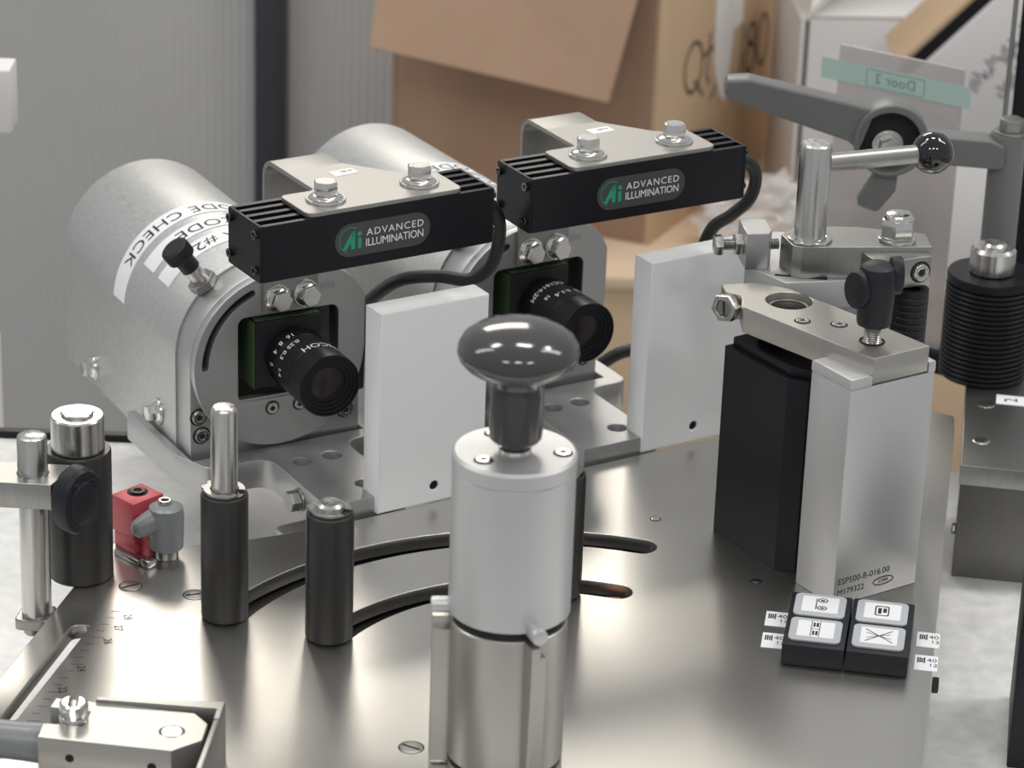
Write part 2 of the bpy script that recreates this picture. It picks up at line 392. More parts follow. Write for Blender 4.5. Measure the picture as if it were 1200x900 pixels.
link('knob_stem', lathe([(4.6, 133.2), (4.6, 137.2), (8.2, 137.2), (9.1, 138.4), (9.2, 155), (8.9, 158), (9.2, 160.5)], 48), 'knob', tr)
link('mushroom_knob', lathe([(8.8, 157.5), (9.4, 160), (10.4, 161.6), (14.2, 162.6), (17.8, 164.2), (19.9, 166.6), (20.5, 169.0), (20.2, 171.4), (18.8, 174.0), (15.4, 176.6), (10, 178.4), (4.5, 179.2), (0, 179.4)], 64), 'knob', tr)
link('washer', lathe([(5.6, 133.2), (5.6, 134.2), (4.8, 134.6), (0, 134.6)], 32), 'bright', tr)

# ------------------------------------------------------------------ camera units
def housing(o, yaw, label, lines):
    t = thing('camera_housing', label, 'camera housing', (o[0], o[1], 0), yaw, 'arched camera housings')
    arch = [(80, 8)] + arc(40, 48, 40, 0, 180, 48) + [(0, 8)]
    win = rrect(16, 72, 24, 74, 4)
    link('end_block', prism([[(80.0, -5.8)] + arch[1:-1] + [(0, -5.8)], win], 4.6, 19.5, .5, 'xz'), 'alu', t)
    dface = [(40, 88), (64, 86.8), (70, 84.4), (74, 81.2), (77.4, 77.2), (80.3, 71.4), (80.3, 48)] + arc(40, 48, 39.9, -4, -265, 60)
    slot = slotarc(40, 48, 33.2, 36.2, 112, 178, 30)
    fp = link('face_plate', prism([dface, rrect(20.5, 67.5, 30.5, 69.6, 3.5), slot], 0, 4.5, .3, 'xz'), 'alu', t)
    link('slot_backing', prism([slotarc(40, 48, 32.8, 36.6, 111, 179, 30)], 4.0, 4.55, .02, 'xz'), 'blackp', fp)
    bm = bmesh.new()
    for i in range(10): bm = join(bm, box(57 + i * .9, 57.12 + i * .9, -.05, .02, 77.5, 80.5 if i % 5 else 82, 0))
    link('scale_ticks', bm, 'ink', fp)
    for x, z in ((3.9, 25), (5.2, 16.2), (75.9, 25.6), (73.2, 17.0)):
        socket(t, (x, 4.65, z), (0, -1, 0), 3.1, 1.6)
    for x, z in ((36.4, 25.8), (49.4, 25.8)):
        socket(t, (x, 0, z), (0, -1, 0), 2.5, .9)
    link('lower_ledge', box(20.5, 67.4, .4, 4.5, 30.6, 31.6, .1), 'alu', fp)
    # sheet cover wrapped round the arch
    cov = [(80.8, -4)] + arc(40, 48, 40.8, 0, 180, 60) + [(-.8, -4)] + [(.8, -4)] + arc(40, 48, 39.2, 180, 0, 60) + [(79.2, -4)]
    cv = link('sheet_cover', prism([cov], 19.6, 158, .2, 'xz'), 'cover', t)
    link('rear_panel', prism([[(79, -4)] + arc(40, 48, 39.0, 0, 180, 40) + [(1, -4)]], 150, 152, .1, 'xz'), 'cover', t)
    link('interior_shade_sheet', prism([[(79, -4)] + arc(40, 48, 39.0, 0, 180, 40) + [(1, -4)]], 60, 61, .1, 'xz'), 'hole', t)  # near-black sheet standing in for the shaded inside of the housing
    for y, z in ((120.5, 4.4), (39.0, 14.8)):
        cvb = link('cover_bolt', xf(join(washer(6.0, 2, 1.1), xf(flange(5.0, 1.8), T(0, 0, .7)), xf(hexbolt(6.4, 4.2), T(0, 0, 1.8))), axis_m((-.8, y, z), (-1, 0, 0), 15)), 'bright', t)
    # index plunger on the shoulder
    a = R(130); d = Vector((math.cos(a), 0, math.sin(a))); o0 = Vector((40, 21.2, 48)) + d * 40.6
    d2 = Vector((math.cos(R(127)), 0, math.sin(R(127))))
    pl = link('index_plunger', xf(join(cyl(3.7, 2, 12, .4, 24)), axis_m(o0, d2)), 'steel', t)
    link('lock_nut', xf(prism([hexa(6.6)], -.6, 3.6, .5), axis_m(o0, d2, 12)), 'steel_dull', pl)
    nb = 36
    kn = [((6.4 if i % 2 else 6.1) * math.cos(2 * math.pi * i / 72), (6.4 if i % 2 else 6.1) * math.sin(2 * math.pi * i / 72)) for i in range(72)]
    link('pull_knob', xf(join(lathe([(4.3, 10.5), (4.3, 15.6), (4.8, 17), (5.6, 17.4)], 32), prism([kn], 17.2, 23.4, .5), lathe([(5.6, 23.2), (5.2, 23.8), (0, 24.0)], 32)), axis_m(o0, d2)), 'blackp', pl)
    # label tapes on the cover: text reads from behind, wrapped round the arch
    def wrap(bm, rad):
        for v in bm.verts:
            # text x runs down the left side, text y points to the front
            ang = v.co.x; yy = v.co.y; rr = rad + v.co.z
            v.co = Vector((40 + rr * math.cos(ang), yy, 48 + rr * math.sin(ang)))
        return bm
    for (y0, y1, a0, a1, txt, size, ta) in lines:
        bm = bmesh.new(); n = 40; g = []
        for i in range(n + 1):
            a_ = R(a0 + (a1 - a0) * i / n)
            sk = 0.0
            g.append([bm.verts.new((a_, y0 + sk, 0)), bm.verts.new((a_, y1 + sk, 0)), bm.verts.new((a_, y1 + sk, .25)), bm.verts.new((a_, y0 + sk, .25))])
        for p, q in zip(g, g[1:]):
            for k in range(4): bm.faces.new((p[k], p[(k + 1) % 4], q[(k + 1) % 4], q[k]))
        bm.faces.new(g[0]); bm.faces.new(g[-1][::-1])
        bmesh.ops.recalc_face_normals(bm, faces=bm.faces)
        lb = link('label_tape', wrap(bm, 40.85), 'paper', t)
        if txt:
            tb = text(txt, size, .05, align='RIGHT', space=1.06)
            w_ = [v.co.x for v in tb.verts]
            for v in tb.verts:
                v.co = Vector((R(ta) + v.co.x / 41.1, (y0 + y1) / 2 - v.co.y, v.co.z + .05))
            link('lettering', wrap(tb, 41.12), 'ink', lb)
    return t
u1, y1 = (-135.7, 55.4), 28.5
u2, y2 = (-27.2, 122.4), 31.5
L1 = [(79.5, 92.5, 60, 176, 'CODE CHECK', 10.4, 154), (61, 73, 60, 145.5, 'CODE', 10.4, 120), (43, 55.5, 60, 146, 'A #2', 10.4, 118)]
L2 = [(79.5, 92.5, 40, 104, 'CODE', 10.4, 98), (61, 73, 40, 102, 'CODE', 10.4, 96)]
housing(u1, y1, 'silver arched camera housing with label tapes and a black pull knob, nearer the post', L1)
housing(u2, y2, 'silver arched camera housing standing behind the mushroom knob, under the farther light bar', L2)

def machine_camera(o, yaw, label, marks):
    t = thing('machine_camera', label, 'camera', (o[0], o[1], 0), yaw, 'small cameras in the housings')
    bd = link('body', box(27, 58, -3.4, 40, 37, 68, 1.2), 'blackp', t)
    link('side_plate', box(26.4, 27.0, -3.2, 39, 37.2, 67.8, .2), 'dgreen', bd)
    link('top_plate', box(27.6, 57.4, -2.6, 39, 68.0, 68.6, .2), 'dgreen', bd)
    A = axis_m((44.4, -3.4, 51), (0, -1, 0))
    ln = link('lens_barrel', xf(lathe([(12.6, 0), (12.6, 3), (13.4, 3.4), (13.4, 11), (13.0, 11.4), (13.0, 12.2), (13.7, 12.6), (13.7, 26), (13.2, 26.4), (13.2, 27.2), (13.9, 27.6), (13.9, 38.4), (13.5, 38.9), (12.9, 38.9), (12.7, 38.0), (11.6, 37.8), (11.4, 37.0), (10.2, 36.8), (10.0, 36.1), (8.6, 35.9), (8.4, 35.2), (7.2, 35.0), (0, 35.0)], 64), A), 'black', t)
    link('front_glass', xf(lathe([(7.0, 35.05), (5.5, 35.5), (3, 35.9), (0, 36.0)], 48), A), 'glass', ln)
    kn = []
    bm = bmesh.new()
    for i in range(48):
        a = 2 * math.pi * i / 48
        bm = join(bm, xf(box(13.35, 13.75, -.35, .35, 4.4, 9.8, 0), A @ Matrix.Rotation(a, 4, 'Z')))
    link('focus_ridges', bm, 'black', ln)
    for (txt, ang, z, sz) in marks:
        tb = text(txt, sz, .04)
        # lettering wrapped round the barrel: text x follows the circumference
        for v in tb.verts:
            th = R(ang) + v.co.x / 13.8
            v.co = Vector(((13.86 + v.co.z) * math.cos(th), (13.86 + v.co.z) * math.sin(th), z + v.co.y))
        link('barrel_marking', xf(tb, A), 'whitei', ln)
    return t
MK1 = [('RICOH', 84, 25.0, 5.6), ('0.25 0.3', 132, 16.0, 3.6), ('16  8  4', 130, 9.2, 4.0), ('2', 176, 9.0, 3.4), ('1.4', 178, 17.5, 3.4)]
MK2 = [('CC1614-2M', 112, 10.2, 3.8), ('1:1.4', 100, 20.5, 4.2), ('16', 128, 17.5, 3.2), ('mm', 64, 20.0, 3.2)]
machine_camera(u1, y1, 'black machine camera with a white lettered lens, under the nearer light bar', MK1)
machine_camera(u2, y2, 'black machine camera with its lens partly behind the mushroom knob', MK2)

def camera_base(o, yaw, label):
    t = thing('housing_mount', label, 'base', (o[0], o[1], 0), yaw, 'base plates under the camera housings')
    pts = [(30, -66), (68, -66), (68, -8.3), (90, -8.3), (90, 62), (85.6, 62), (85.6, -.6 + 21), (81.5, 20.2), (81.5, -.15), (-.9, -.15), (-.9, 62), (-5.2, 62), (-5.2, 10), (1.5, -10.3), (30, -10.3)]
    rad = [0, 0, 8, 6, 1, 1, 3, 2, .5, .5, 1, 1, 4, 6, 9]
    holes = [circ(41.5, -20.0, 4.3, 24), circ(56, -20.0, 4.3, 24), circ(56, -52, 4.3, 24)]
    link('plate', prism([fillet(pts, rad)] + holes, -6.5, 7, .5), 'alu', t)
    for x, y in ((41.5, -20), (56, -20), (56, -52)):
        socket(t, (x, y, 1.0), (0, 0, 1), 3.6, 2.2, 'steel_dull', False)
    for dz in (0,):
        link('hex_bolt', xf(join(washer(5.2, 2, 1.2), xf(hexbolt(8, 4.6), T(0, 0, 1.2))), axis_m((30, -42.5, .5), (-1, 0, 0), 10)), 'steel_dull', t)
    link('foot', box(54, 67, -62, -12, -53, -6.5, 1), 'alu', t)
    return t
camera_base(u1, y1 + 2, 'grey aluminium base plate under the nearer camera housing')
camera_base(u2, y2, 'grey aluminium base plate under the farther camera housing')

def bracket(o, yaw, label, lab):
    t = thing('light_bracket', label, 'bracket', (o[0], o[1], 0), yaw, 'bent sheet brackets over the light bars')
    # bent strip: upright in front of the face plate, rolled over at the top
    prof = [(-.3, 71), (-2.3, 71)] + [(-8.3 + 6 * math.cos(R(a)), 133.5 + 6 * math.sin(R(a))) for a in range(0, 91, 15)] + [(-22, 139.5), (-22, 141.5)] + [(-8.3 + 8 * math.cos(R(a)), 133.5 + 8 * math.sin(R(a))) for a in range(90, -1, -15)]
    bm = xf(prism([prof], 0, 26, .15, 'yz'), T(0, 0, 0))
    tab = [(0, -21.9), (0, -47), (-16, -47), (-16, -71.6), (56, -71.6), (56, -46), (44, -46), (26, -21.9)]
    bm2 = prism([fillet(tab, [0, 2.5, 3, 4, 4, 3, 16, 0], 8)], 139.55, 141.5, .15)
    sh = link('bent_sheet', join(bm, bm2), 'sheet', t)
    for x, y in ((-1.5, -59.5), (42.5, -58.5)):
        bl = link('hex_bolt', xf(join(hexbolt(8.6, 5.6)), T(x, y, 144.0) @ Matrix.Rotation(R(14), 4, 'Z')), 'bright', t)
        link('washer', xf(join(washer(8.2, 4, 1.1), xf(flange(6.8, 1.5), T(0, 0, 1.0))), T(x, y, 141.5)), 'bright', bl)
        bm = bmesh.new()
        for k in range(20): bm = join(bm, xf(box(5.6, 7.4, -.25, .25, .9, 1.45, 0), T(x, y, 141.5) @ Matrix.Rotation(2 * math.pi * k / 20, 4, 'Z')))
        link('serrations', bm, 'bright', bl)
    for x in (6.0, 19.8):
        bl = link('clamp_bolt', xf(join(washer(6.2, 3, 1.0), xf(flange(5.6, 1.5), T(0, 0, .6)), xf(hexbolt(8.2, 5.0), T(0, 0, 1.4))), axis_m((x, -2.3, 77.6), (0, -1, 0), 8)), 'bright', t)
    pl = link('sticker', xf(box(-5.5, 5.5, -3.2, 3.2, 141.52, 141.65, 0), T(21, -33, 0) @ Matrix.Rotation(R(3), 4, 'Z')), 'paper', t)
    link('sticker_print', xf(text(lab, 2.6), T(22.5, -32.2, 141.7) @ Matrix.Rotation(R(183), 4, 'Z')), 'ink', pl)
    return t
def offs(o, yaw, x): return (o[0] + x * math.cos(R(yaw)), o[1] + x * math.sin(R(yaw)))
b1, yb1 = offs(u1, y1, 31.4), 32.0
b2, yb2 = offs(u2, y2, 31.4), 30.6
bracket(b1, yb1, 'bent grey bracket carrying the nearer light bar, rising in front of the dark wall post', 'A1B2')
bracket(b2, yb2, 'bent grey bracket carrying the farther light bar, in front of the cardboard box', 'A1B2')

def light_bar(o, yaw, label, dx, cable):
    t = thing('light_bar', label, 'light bar', (o[0], o[1], 0), yaw, 'black light bars above the cameras')
    y0, yt, z0, z1 = -72.0, -44.0, 115.6, 139.45
    x0, x1 = -36.2 + dx, 69.2 + dx
    prof = [(y0, z0), (y0, z1), (y0 + 2.2, z1), (y0 + 2.2, z1 - 3), (y0 + 6.5, z1 - 3), (y0 + 6.5, z1), (y0 + 9, z1), (y0 + 9, z1 - 3), (y0 + 13, z1 - 3), (y0 + 13, z1),
            (y0 + 15.5, z1), (y0 + 15.5, z1 - 3), (y0 + 19.5, z1 - 3), (y0 + 19.5, z1), (y0 + 22, z1), (y0 + 22, z1 - 3), (y0 + 25.5, z1 - 3), (y0 + 25.5, z1), (yt, z1), (yt, z0)]
    link('finned_body', prism([prof[::-1]], x0, x1, .12, 'yz'), 'black', t)
    for s, x in ((-1, x0), (1, x1)):
        cap = link('end_cap', prism([rrect(y0 - .1, yt + .1, z0 - .1, z1 + .1, .8, 3)], x - 1.3 if s < 0 else x + .02, x - .02 if s < 0 else x + 1.3, .2, 'yz'), 'black', t)
        for yy in (y0 + 2.8, yt - 2.8):
            for zz in (z0 + 5.0, z1 - 3.8):
                link('cap_screw', xf(shcs(1.9, 1.7, 1.0), axis_m((x + 1.3 * s, yy, zz), (s, 0, 0))), 'blackg', cap)
    link('diffuser_strip', box(x0 + 4, x1 - 4, -66, -50, z0 - .6, z0 - .02, .1), 'screen', t)
    dc = link('logo_decal', prism([rrect(-3.8, 40.2, 120.4, 134.6, 7.0, 10)], y0 - .25, y0 - .02, .05, 'xz'), 'decal', t)
    F = T(0, y0 - .28, 0) @ Matrix.Rotation(R(90), 4, 'X')
    link('lettering', xf(fit(text('ADVANCED', 4.6, .06, space=1.18), 26.4, 3.0), F @ T(23.8, 129.9, 0)), 'whitei', dc)
    link('lettering', xf(fit(text('ILLUMINATION', 4.6, .06, space=.96), 26.6, 3.3), F @ T(23.7, 125.5, 0)), 'whitei', dc)
    # emblem: slanted A with a dotted i inside a thin arc
    A_ = prism([[(0, 0), (2.0, 0), (5.6, 6.2), (5.6, 7.8), (4.6, 7.8)]], 0, .06, 0)
    A2 = prism([[(4.1, 0), (5.9, 0), (5.9, 7.8), (4.4, 7.8)]], 0, .06, 0)
    A3 = prism([[(1.6, 1.9), (5.0, 2.2), (5.0, 3.1), (2.2, 3.1)]], 0, .07, 0)
    I_ = join(box(7.2, 8.8, 0, 4.6, 0, .06, 0), xf(lathe([(1.0, 0), (1.0, .06), (0, .06)], 16), T(8.0, 6.2, 0)))
    link('emblem', xf(join(A_, A2, A3, I_), F @ T(-.6, 123.6, 0)), 'green', dc)
    link('emblem_arc', xf(prism([arc(4, 4, 5.5, 60, 250, 24) + arc(4, 4, 5.2, 250, 60, 24)], 0, .05, 0), F @ T(-.6, 123.6, 0)), 'green', dc)
    cb = link('cable', tube(cable, 2.9), 'rubber', t)
    link('cable_gland', xf(cyl(4.2, 0, 3, .4, 24), axis_m((x1 + 1.3, -58, 127.5), (1, 0, 0))), 'black', t)
    return t
light_bar(b1, yb1, 'black light bar on the nearer bracket, its cable looping down behind the white panel', 0,
          [(70, -58, 127.5), (77, -58, 126.5), (82.5, -57, 118), (84.0, -54, 104.5), (83, -48, 93), (77, -42, 87.5), (67, -34, 88), (59.5, -23.6, 85), (57.4, -13.5, 79.7), (57.4, -3.5, 73), (58.6, 6.5, 66), (61.5, 18, 58), (64, 27, 48), (66, 33, 30), (66.5, 35, 10.5)])
light_bar(b2, yb2, 'black light bar on the farther bracket, its cable looping out beside the clamps', 1.0,
          [(71, -58, 127.5), (78, -58, 128), (85, -57.5, 124), (88.5, -56, 116), (87.5, -53, 106), (82, -48, 98), (76, -42, 90), (74, -36, 70), (76, -30, 40), (76, -29, 7.5)])

# white panels standing on the rear edge of the plate
def panel(x, y, yaw, z, label):
    t = thing('white_slab', label, 'panel', (x, y, 0), yaw, 'white panels on the rear plate edge')
    link('slab', prism([[(0, 0), (52, 0), (52, z), (0, z)], circ(27.5, 7.6, 2.1, 20)], 0, 13.4, .7, 'xz'), 'white', t)
    link('hole_shade_disc', prism([circ(27.5, 7.6, 2.1, 20)], 1.0, 1.6, .05, 'xz'), 'black', t)  # black disc set just inside to paint the hole's shade
panel(-54.7, 22.9, 32.4, 90.9, 'thick white plastic panel in front of the nearer camera base')
panel(58.8, 96.1, 32.6, 90.0, 'thick white plastic panel between the farther camera and the black block')

# ------------------------------------------------------------------ gripper stand: silver block, black block, carrier plate
g = thing('gripper_block', 'tall silver and black block unit with a milled carrier plate on top', 'block', (132, -47.6, 0), 34)
sb = join(box(0, 43, 0, 24.6, 0, 93.9, .6), prism([[(0, 0), (10.6, 0), (10.6, 24.6), (0, 24.6)]], 93.6, 98.6, .8), prism([[(39.4, 0), (43, 0), (43, 24.6), (39.4, 24.6)]], 93.6, 98.6, .6))
si = link('silver_block', sb, 'alu_light', g)
E_ = Matrix.Rotation(R(90), 4, 'X')
link('engraving', xf(text('ESP500-B-016.00', 3.9, .05, align='LEFT'), T(1.5, -.04, 10.2) @ E_), 'ink', si)
link('engraving', xf(text('M179322', 3.7, .05, align='LEFT'), T(1.5, -.04, 5.4) @ E_), 'ink', si)
link('engraving', xf(join(prism([[(15.4 + 5.4 * math.cos(a * .2618) , 5.6 + 1.9 * math.sin(a * .2618)) for a in range(24)], [(15.4 + 5.0 * math.cos(a * .2618), 5.6 + 1.5 * math.sin(a * .2618)) for a in range(24)]], 0, .05, 0), xf(text('CMM', 2.2, .05), T(15.4, 5.6, 0))), T(10, -.06, 0) @ E_), 'ink', si)
kb = [(5.8, 32.6), (38, 32.6), (38, 80.5), (0, 80.5), (0, 38.8)]
bk = join(prism([kb], 0, 84.5, .3), prism([[(7.8, 34.0), (38, 34.0), (38, 78.5), (2.6, 78.5), (2.6, 40.5)]], 84.2, 88.8, .8))
link('black_block', bk, 'black', g)
link('jaw_column', box(8, 16, 62, 70, 88.6, 94.5, .4), 'black', g)
link('rear_spacer', box(10, 34, 25, 32.4, 0, 90, .4), 'alu', g)
cpl = [(10.8, .2), (39.2, .2), (36.5, 22), (33, 50), (31, 61), (28.5, 77), (20, 89), (6.5, 94), (2.8, 86), (6.0, 80), (-.9, 68.8)]
cp = link('carrier_plate', prism([fillet(cpl, [0, .5, 0, 0, 2, 3, 3, .5, .5, .5, .5]), circ(20.0, 65.8, 9.6, 40)], 94.6, 105.5, .35), 'alu_warm', g)
link('bore_sleeve', xf(prism([circ(0, 0, 9.5, 40), circ(0, 0, 7.6, 40)], 94.7, 102.0, .3), T(20, 65.8, 0)), 'steel_dull', cp)
link('bore_floor', xf(lathe([(7.5, 94.8), (7.5, 98.6), (6.8, 99.0), (0, 99.0)], 36), T(20, 65.8, 0)), 'hole', cp)
rr = link('retaining_ring', xf(prism([arc(0, 0, 8.9, -40, 280, 40) + arc(0, 0, 7.3, 280, -40, 40)], 102.1, 102.8, .1), T(20, 65.8, 0)), 'steel_dull', cp)
socket(cp, (10.8, 45.4, 105.42), (0, 0, 1), 2.6, .7)
socket(cp, (21.4, 35.2, 105.42), (0, 0, 1), 2.7, .7)
nd = Vector((-.94, -.33, 0))
nu = link('hex_nut', xf(prism([hexa(6.2), circ(0, 0, 3.5, 24)], 0, 4.6, .5), axis_m((3.0, 83.5, 100.2), nd, 12)), 'steel', cp)
link('set_screw', xf(lathe([(3.3, 0), (3.3, 3.8), (0, 3.8)], 24), axis_m((3.0, 83.5, 100.2), nd)), 'steel_dull', nu)
link('screw_slot', xf(box(-2.9, 2.9, -.5, .5, 3.6, 3.9, 0), axis_m((3.0, 83.5, 100.2), nd, 95)), 'hole', nu)
# clamping knob on a threaded stud
kn = thing('star_grip', 'black plastic clamp knob on a threaded stud, standing in the carrier plate', 'knob', (141.7, -23.0, 105.5), 24)
thr = [(3.6, -2)]
for i in range(9): thr += [(3.6, .2 + i * .9), (3.1, .65 + i * .9)]
thr += [(3.4, 9)]
link('threaded_stud', lathe(thr, 28), 'steel', kn)
link('stud_bushing', prism([circ(0, 0, 5.2, 28), circ(0, 0, 4.2, 24)], .02, .3, .05), 'hole', kn)
link('knob_body', lathe([(5.4, 7.0), (6.6, 7.6), (6.9, 9), (7.6, 24), (7.5, 29), (6.6, 31.6), (4.6, 33.0), (0, 33.4)], 40), 'blackp', kn)
for s in (1, -1):
    wg = xf(join(cyl(6.3, -2.4, 2.6, 1.2, 32)), Matrix.Diagonal((1, 1, 1, 1)))
    link('wing', xf(wg, T(8.2 * s, 0, 23 if s < 0 else 27) @ Matrix.Rotation(R(90), 4, 'Y') @ Matrix.Rotation(R(18 * s), 4, 'X') @ Matrix.Diagonal((1.25, .95, 1, 1))), 'blackp', kn)

# ------------------------------------------------------------------ toggle clamp behind the gripper
pf = thing('clamp_platform', 'light grey platform behind the gripper block, carrying the cross bar', 'platform', (0, 0, 0), 0)
link('platform', prism([fillet([(96, 62), (112, 42), (140, 48), (150, 52), (150, 104), (110, 104)], 2)], 92, 104, .4), 'alu_light', pf)
link('slot_mark', xf(box(-11, 11, -1.0, 1.0, 104.01, 104.15, .05), T(119, 49.5, 0) @ Matrix.Rotation(R(-8), 4, 'Z')), 'hole', pf)
link('column', box(112, 148, 62, 98, -.0, 92, .6), 'alu', pf)
ab = thing('adjuster_block', 'small pale grey block with a hex adjusting bolt, beside the cross bar', 'block', (101.8, 56.5, 104), 8)
link('body', prism([[(-6.0, 0), (3.4, 0), (5.4, 4), (5.4, 18), (-6.0, 18)]], 0, 16, .4), 'alu', ab)
ad = link('adjusting_bolt', xf(join(hexbolt(8.0, 3.4), ), axis_m((-14.6, 8.5, 8.2), (-1, 0, 0), 8)), 'steel', ab)
link('lock_nut', xf(prism([hexa(4.9)], 0, 3.4, .4), axis_m((-6.1, 8.5, 8.2), (-1, 0, 0), 22)), 'steel', ab)
thr = []
for i in range(24): thr += [(2.4, i * .8), (2.05, i * .8 + .4)]
link('bolt_thread', xf(lathe(thr, 20), axis_m((-14.6, 8.5, 8.2), (1, 0, 0))), 'steel_dull', ab)
link('bolt_thread', xf(lathe([(2.4 if i % 2 else 2.0, i * .45) for i in range(10)], 20), axis_m((5.4, 8.5, 8.2), (1, 0, 0))), 'steel_dull', ab)

cb = thing('cross_bar', 'grey steel cross bar with an upright rod, a ball lever and a chrome nut', 'clamp bar', (0, 0, 104))
bar = [(110.6, 62.5), (114.6, 49.2), (118.5, 47.6), (173, 53.5), (172, 70), (143, 75.0), (118, 74)]
link('bar', prism([fillet(bar, [.4, .6, .6, .4, 2, 2, 2])], 0, 14, .4), 'steel_dull', cb)
eb_ = link('end_block', prism([fillet([(149.5, 38.0), (172.6, 48.4), (171.6, 53.0), (143.6, 50.0)], .5)], -1, 11.8, .4), 'steel_dull', cb)
link('rod', xf(lathe([(6.7, 14), (6.7, 54.6), (6.4, 55.6), (5.6, 56.2), (0, 56.3)], 48), T(122.2, 58, 0)), 'steel', cb)
link('weld_ring', xf(prism([circ(0, 0, 9.4, 40), circ(0, 0, 6.75, 40)], 14.02, 15.2, .5), T(122.2, 58, 0)), 'bright', cb)
rd = Vector((45.8, 16.2, .8)).normalized()
r0 = Vector((127.6, 61.2, 46.6)); r1 = r0 + rd * 42
hb = link('handle_rod', tube([r0, r0 + rd * 20, r1], 4.0, 28), 'steel_dull', cb)
hbm = bmesh.new(); bmesh.ops.create_uvsphere(hbm, u_segments=48, v_segments=24, radius=9.0)
link('ball', xf(hbm, T(*(r1 + rd * 6))), 'blackg', cb)
nx = (158.9, 60.5)
nt_ = link('dome_nut', xf(join(prism([hexa(7.3)], 1.4, 9.8, .4), lathe([(6.3, 9.4), (6.2, 10.6), (5.2, 12.0), (3, 12.6), (0, 12.7)], 36)), T(nx[0], nx[1], 14) @ Matrix.Rotation(R(18), 4, 'Z')), 'bright', cb)
link('washer', xf(washer(7.9, 3, 1.4), T(nx[0], nx[1], 14)), 'bright', nt_)
nrm = Vector((10.4, -23.1, 0)).normalized()
for f in (.26, .80):
    p = Vector((149.5, 38.0, 5.4)).lerp(Vector((172.6, 48.4, 5.4)), f) + nrm * .05
    socket(eb_, p, nrm, 3.6, 1.4, 'bright')
sp = thing('bellows_column', 'narrow black ribbed column under the end of the cross bar', 'column', (165.2, 49.0, 0))
prof = [(7.4, 0)]
for i in range(34): prof += [(7.6, i * 2.9 + .6), (7.6, i * 2.9 + 2.3), (7.1, i * 2.9 + 2.9)]
prof += [(7.5, 99.0), (7.5, 101), (4, 101), (4, 99.6), (0, 99.6)]
link('ribbed_sleeve', lathe(prof, 40), 'blackp', sp)

# ------------------------------------------------------------------ box with the big ribbed cylinder on the right
gb = thing('grey_pedestal', 'grey steel box with a screwed lid, carrying the big ribbed black cylinder', 'pedestal', (199.8, 91.0, 0), -9)
link('box_body', box(.6, 90, .5, 140, -53, -7.6, .5), 'grey', gb)
lid = link('lid', prism([[(0, 0), (90, 0), (90, 140), (-1.5, 140)]], -7.5, 2, .35), 'steel_dull', gb)
def lp(x, y):
    dx, dy = x - 199.8, y - 91; c, s = math.cos(R(-9)), math.sin(R(-9)); return (c * dx + s * dy, -s * dx + c * dy)
for x, y, r_ in ((219.8, 160.5, 4.2), (212.4, 118.1, 3.9)):
    q = lp(x, y)
    s = link('lid_screw', xf(lathe([(r_, -.2), (r_, .15), (r_ - .3, .3), (0, .3)], 28), T(q[0], q[1], 2)), 'steel', lid)
    link('recess', xf(prism([circ(-.9, 0, r_ * .62, 20)], .28, .36, 0), T(q[0], q[1], 2)), 'hole', s)
q = lp(233, 166)
tg = link('number_tag', box(q[0] - 7.5, q[0] + 14, q[1] - 5.5, q[1] + 5.5, 2.02, 2.2, 0), 'paper', lid)
link('numeral', xf(text('2', 9), T(q[0] - .5, q[1], 2.25) @ Matrix.Rotation(R(97), 4, 'Z')), 'ink', tg)
link('side_bolt', xf(hexbolt(4.4, 2), axis_m((.6, 4, -31), (-1, 0, 0))), 'steel_dull', gb)
bc = thing('ribbed_cylinder', 'big black ribbed cylinder with a bright steel cap on the grey box', 'cylinder', (222.6, 198.6, 2))
prof = [(19.6, 0)]
nr = 19
for i in range(nr):
    z = .6 + i * 2.42; prof += [(20.1, z), (20.5, z + .5), (20.5, z + 1.3), (20.1, z + 1.75), (18.9, z + 1.95), (18.9, z + 2.3)]
prof += [(20.4, 47.2), (20.4, 50.6), (19.9, 51.4), (0, 51.4)]
link('ribbed_body', lathe(prof, 72), 'black', bc)
link('steel_cap', lathe([(9.6, 51.4), (10.6, 52.2), (10.6, 62.6), (9.2, 64.2), (6.4, 64.3), (6.2, 63.6), (5.8, 65.2), (4.6, 66.2), (2, 66.0), (0, 65.6)], 56), 'steel', bc)
sp_ = thing('support_post', 'black upright support at the lower corner beneath the grey box', 'support', (202.5, -79, -53), -9)
link('column', box(0, 60, 0, 60, 0, 77.5, .8), 'blackp', sp_)

# ------------------------------------------------------------------ cam lever on its post, behind the clamps
lv = thing('cam_lever', 'large grey cam lever with a black hub, mounted on a grey post', 'lever', (0, 0, 0))
Yl = 235
cxl, czl = 173.4, 108.2
lk = Matrix.Rotation(R(0), 4, 'Z')
hub = link('hub_ring', prism([circ(cxl, czl, 17.6, 48), circ(cxl - .5, czl - .8, 14.6, 48)], Yl - 14, Yl, .8, 'xz'), 'greylever', lv)
link('hub_bore', prism([circ(cxl - .5, czl - .8, 14.5, 40)], Yl - 5, Yl - .5, .1, 'xz'), 'hole', hub)
armp = [(cxl - 78.5, czl + 26.5), (cxl - 79.5, czl + 20.0), (cxl - 76, czl + 16.3), (cxl - 20, czl - 1.5), (cxl - 14.5, czl - 6), (cxl - 8, czl + 14.5), (cxl - 20, czl + 17.4), (cxl - 68, czl + 27.4)]
link('lever_arm', prism([fillet(armp, [2, 3, 2, 2, 0, 0, 6, 3])], Yl - 12.5, Yl - 1, 1.4, 'xz'), 'greylever', lv)
bh = link('hub_bolt', xf(join(washer(7.4, 3, 1.6), xf(washer(6.4, 3, 1.2), T(0, 0, 1.6)), xf(hexbolt(8.4, 5), T(0, 0, 2.6))), axis_m((cxl - .5, Yl - 5, czl - 4.4), (0, -1, 0), 20)), 'bright', lv)
